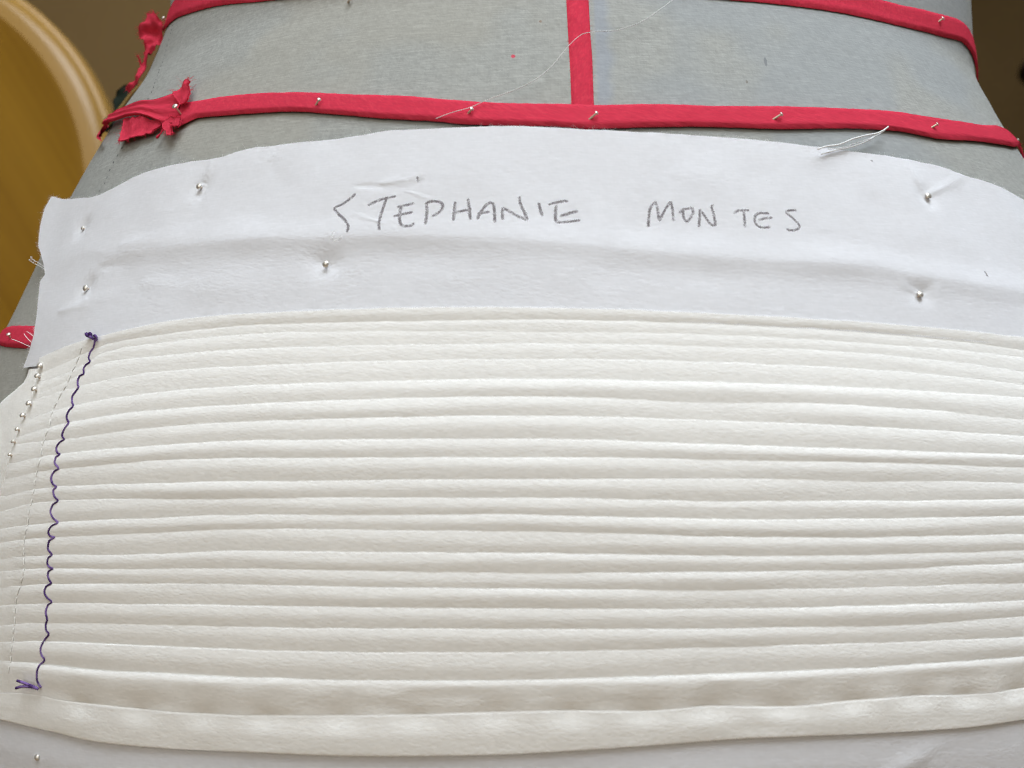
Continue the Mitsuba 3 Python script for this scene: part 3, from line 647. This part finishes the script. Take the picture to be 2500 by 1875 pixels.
# the wide last pleat, tacked down in dimples, and the rolled hem
th = np.linspace(float(left_of(fold[20](-.8))), RIGHT, 520)
dim, foot = dimple(th), tack_foot(th)
zt, zk, zb = fold_z(20, th), tack(th) + .0002 * nz(th * 12, 2, 51) - .0001 * dim, hem_bottom(th)
H = pleat_height(20, th) * 1.7
rows = [(zt - .0012, BASE - .0003 + 0 * H), (zt - .0003, BASE + .10 * H), (zt - .00008, BASE + .26 * H)]
for u in np.r_[0, .01, .03, .05, .08, .12, .16, np.linspace(.22, 1, 18)]:
    rows.append((zt * (1 - u) + zk * u, wide_shape(th, u)))
put('wide_pleat', grid(surf(np.tile(th, (len(rows), 1)), np.array([r[0] for r in rows]), np.array([r[1] for r in rows]))), 'crepe', sample, uv=cloth_uv(np.tile(th, (len(rows), 1)), np.array([r[0] for r in rows])))
rows = [(zk + .0010, foot - .0007), (zk + .0001, foot - .0002)]
top = .00145 + .0002 * nz(th * 9, 1, 54)
for u in np.linspace(.03, 1, 26):
    bulge = np.where(u < .58, np.sin(np.clip(u / .58, 0, 1) * np.pi / 2) ** 2, np.sqrt(np.clip(1 - ((u - .58) / .44) ** 2, 0, 1)))
    base = foot * (1 - u) + .0012 * u
    rows.append((zk * (1 - u) + zb * u, base + (top - base) * bulge + .00012 * nz(th * 14, u * 2, 55)))
rows += [(zb - .0001, .0012 + 0 * th), (zb + .0004, .0009 + 0 * th), (zb + .0018, .0007 + 0 * th)]
Zr = np.array([r[0] for r in rows])
put('rolled_hem', grid(surf(np.tile(th, (len(rows), 1)), Zr, np.array([r[1] for r in rows]))), 'crepe', sample, uv=cloth_uv(np.tile(th, (len(rows), 1)), Zr), label='soft rolled hem tacked down in small dimples')

# the cotton backing: shows left of the pleats and below the hem
zz = np.linspace(-.115, float(fold[0](-.8)) - .003, 130)[:, None]
bl = back_left(zz) - np.clip(-.0 - zz, 0, 1) * .5
TH = bl + (RIGHT - bl) * np.linspace(0, 1, 300)[None, :]
Z = zz + 0 * TH
wave = .0004 + (.0010 * (nz(TH * 6, Z * 40, 61) * .5 + .5) + .0004 * np.exp(-(((TH - .31) * .15 - (Z + .071) * 1.4) / .0034) ** 2)) * np.clip((hem_bottom(TH) - .001 - Z) / .006, 0, 1)
put('backing', grid(surf(TH, Z, wave)), 'cotton', sample, uv=cloth_uv(TH, Z), label='plain white backing showing below the hem and at the left')

# the turned-back edge of the pleated cloth, left of the row of pins
zz = np.linspace(-.012, float(back_left(.0)) * 0 + .0262, 90)[:, None]
bl, br = back_left(zz) + .0035, left_of(zz) + .012
TH = bl + (br - bl) * np.linspace(0, 1, 24)[None, :]
Z = zz + 0 * TH
w = np.linspace(0, 1, 24)[None, :]
put('turned_edge', grid(surf(TH, Z, .0006 + .0007 * np.sqrt(np.clip(1 - (1 - w / .35) ** 2, 0, 1)) * (w < .35) + .0007 * (w >= .35) * (1 - .6 * (w - .35)) + .00015 * nz(TH * 40, Z * 200, 63))), 'crepe', sample, uv=cloth_uv(TH, Z), label='white turned-back edge left of the slanting row of pins')

# purple hand stitching with its knot and two tails, white basting stitches
q = smooth_path(np.array(D['purple']) * [.15, 1], .0003) / [.15, 1]
stitch = put('purple_stitching', tube(surf(q[:, 0], q[:, 1], pleat_off(q[:, 0], q[:, 1]) + .00014), .00022 * (1 + .25 * nz(np.arange(len(q)) * .2, 1, 71)), 7), 'purple_cotton', sample, label='wavy line of purple hand stitching near the left end of the pleats')
q = smooth_path(np.array(D['knot']) * [.15, 1], .0002) / [.15, 1]
put('knot', tube(surf(q[:, 0], q[:, 1], .0026 + .0004 * np.sin(np.arange(len(q)) * .5)), .00036, 7), 'purple_cotton', stitch)
for d in D['ends']:
    q = smooth_path(np.array(d) * [.15, 1], .0003) / [.15, 1]
    put('thread_end', tube(surf(q[:, 0], q[:, 1], np.linspace(.0026, .0034, len(q))), .00034, 7), 'purple_cotton', stitch)
q = smooth_path(np.array(D['basting']) * [.15, 1], .0002)
q[:, 0] += .00012 * nz(np.arange(len(q)) * .11, 1, 73)
i = 0
while i < len(q) - 9:                                                 # flat stitches, one after the other, along one line
    n = int(rng.integers(8, 12))
    c = q[i:i + n] / [.15, 1]
    if len(c) > 4:
        put('basting_stitch', tube(surf(c[:, 0], c[:, 1], pleat_off(c[:, 0], c[:, 1]).max() * .4 + pleat_off(c[:, 0], c[:, 1]) * .6 + .00006 + .00010 * np.sin(np.linspace(0, np.pi, len(c)))), .00013, 6), 'white_thread', sample)
    i += n + int(rng.integers(2, 4))

# ---------------------------------------------------------------- pins
PIN_NAMES = [
    'steel pin glinting at the far left end of the waist tape', 'large steel pin in the frayed knot where the red tape ends lap', 'steel pin leaning in the hip tape, first right of the frayed ends',
    'steel pin in the hip tape where the loose white thread crosses it', 'steel pin leaning in the hip tape just below the upright tape', 'steel pin leaning in the hip tape halfway between the upright tape and the right end',
    'small steel pin in the hip tape above the right end of the name strip', 'tiny steel pin at the right tip of the hip tape, where it bends round', 'steel pin near the right end of the waist tape',
    'pin lying under the waist tape at the top edge, left of the upright tape', 'steel pin in the small red tape end at the left edge',
    'steel pin in a creased fold near the top left edge of the name strip', 'small dull flat pin at the far left of the name strip', 'steel pin above the purple knot, with a soft fold beside it',
    'brown glinting pin under the first pencil letter, below the ridge', 'steel pin in the top right corner of the name strip with two creases above it', 'steel pin at the right just above the first pleats',
    'topmost pin of the slanting row at the left end of the pleats', 'second pin from the top of the slanting row at the left', 'third pin from the top of the slanting row at the left', 'fourth pin from the top of the slanting row at the left',
    'fifth pin from the top of the slanting row at the left', 'sixth pin from the top of the slanting row at the left', 'seventh pin from the top of the slanting row at the left', 'lowest pin of the slanting row at the left',
    'blurred pin in the backing cloth at the bottom left, under the hem']
profile = np.array([[0, .00050], [.35, .00047], [.7, .00034], [.93, .00014], [1.0, 0], [.93, -.00012], [.6, -.00026], [.3, -.0003], [0, -.0003]])
for (t0, z0, o0, r, lx, ly, lean), name in zip(D['pins'], PIN_NAMES):
    k = thing('pin', name, 'pin', 'dressmaking pins stuck in the form')
    p = surf(t0, z0)
    n = surf(t0, z0, 1.0) - p
    ex = surf(t0 + 1e-3, z0) - surf(t0 - 1e-3, z0)
    ex /= np.linalg.norm(ex)
    ez = np.cross(n, -ex)
    ez = ez if ez[2] > 0 else -ez
    a = n + lean * (lx * ex - ly * ez)
    a /= np.linalg.norm(a)
    r *= .90e-3
    head = p + n * (o0 + .00035 + .0004 * lean)
    u = np.cross(a, [.3, .2, .9]); u /= np.linalg.norm(u)
    w = np.cross(a, u)
    ang = np.arange(20) * 2 * np.pi / 20
    ring = np.stack([head + a * (h * r / .0009) + x * r * (np.cos(ang)[:, None] * u + np.sin(ang)[:, None] * w) for x, h in profile])
    put('head', grid(ring, closed_u=True), 'pin_steel', k)
    put('shaft', tube(np.array([head - a * .0001, head - a * .004, head - a * .010]), .00026, 8), 'pin_shaft', k)


# ---------------------------------------------------------------- loose threads
def wander(pts, off, r, amp=.00008, step=.0004):
    q = smooth_path(np.array(pts) * [.15, 1], step) / [.15, 1]
    i = np.arange(len(q))
    q = q + np.stack([nz(i * .12, 1, 81), nz(i * .12, 5, 82)], 1) * amp / [.15, 1]
    return tube(surf(q[:, 0], q[:, 1], off + .0004 * (nz(i * .05, 2, 83) * .5 + .5)), r, 5)


put('loose_thread', wander(D['loose'], .0019, .00008, .00015), 'grey_thread', label='long fine white thread lying across the upright red tape', cat='thread')
k = thing('thread_tuft', 'short frayed white thread tuft above the right part of the name strip', 'thread')
for i, d in enumerate(D['tuft']):
    put('strand', wander(d, .0018 + .0012 * (i == 0), .00022 - .00005 * i, .0002), 'white_fibre', k)
for i, d in enumerate(D['lint']):
    put('lint_thread', wander(d, .0022, .00009, .0001), 'white_fibre', strip)

# ---------------------------------------------------------------- beside and behind the form
k = thing('wooden_chair', 'honey coloured round wooden chair back behind the left side of the form', 'chair')
CX, CZ, RR, Y0, TH0 = -.405, .160, .1560, .235, .023
ang = np.linspace(0, 2 * np.pi, 181)[:-1]


def disc(prof):
    return np.array([np.stack([CX + r * np.cos(ang), 0 * ang + y, CZ + r * np.sin(ang)], 1) for r, y in prof])


face = [(.001, Y0 + .0030), (.05, Y0 + .0030), (.10, Y0 + .0026), (.122, Y0 + .0014), (.1335, Y0), (.1385, Y0), (.1450, Y0 + .0006), (.1485, Y0 + .0022), (.1512, Y0 + .0050), (.1528, Y0 + .0080)]
put('back_panel', grid(disc(face[:6]), closed_u=True), 'chair_wood', k, smooth=40)
put('rounded_rim', grid(disc(face[5:]), closed_u=True), 'chair_rim_highlight', k, smooth=40)
rim = [(.1525, Y0 + .0082), (.1532, Y0 + .0090), (.1552, Y0 + .0094), (.1560, Y0 + .0104), (.1560, Y0 + TH0 - .001), (.1550, Y0 + TH0), (.10, Y0 + TH0), (.001, Y0 + TH0)]
put('edge_band', grid(disc(rim), closed_u=True), 'chair_edge_wood', k, smooth=40)
for x in (-.07, .07):
    put('post', arr(trimesh.creation.cylinder(.014, segment=[[CX + x, Y0 + .040, -.949], [CX + x, Y0 + .040, .12]], sections=24)), 'chair_wood', k, smooth=40)
put('seat', arr(trimesh.creation.cylinder(.19, segment=[[CX, Y0 + .22, -.50], [CX, Y0 + .22, -.475]], sections=64)), 'chair_wood', k, smooth=40)
for x in (-.1, .1):
    put('leg', arr(trimesh.creation.cylinder(.014, segment=[[CX + x, Y0 + .34, -.949], [CX + x, Y0 + .34, -.501]], sections=24)), 'chair_wood', k, smooth=40)

mesh, uv, rim_ = crumple(D['green'], .002, 21, thick=.002, on_form=False)
put('dark_green_scrap', mesh, 'green_cloth', label='small dark green blurred scrap between the chair and the form', cat='cloth scrap')
put('tan_cord', tube(smooth_path(D['stick'], .002), .0008, 8), 'tan_cord', label='thin tan cord running along the dark green scrap', cat='cord')
b = trimesh.creation.icosphere(4, 1.0)
v = np.array(b.vertices) * [.022, .03, .017]
v *= 1 + .18 * nz(b.vertices[:, 0] * 2 + b.vertices[:, 1], b.vertices[:, 2] * 2, 91)[:, None]
put('dark_blob', (v + [.585, .75, .455], np.array(b.faces)), 'dark_brown', label='dark blurred blob behind the form at the right edge', cat='blob')  # stands for a dark blurred patch of unknown kind
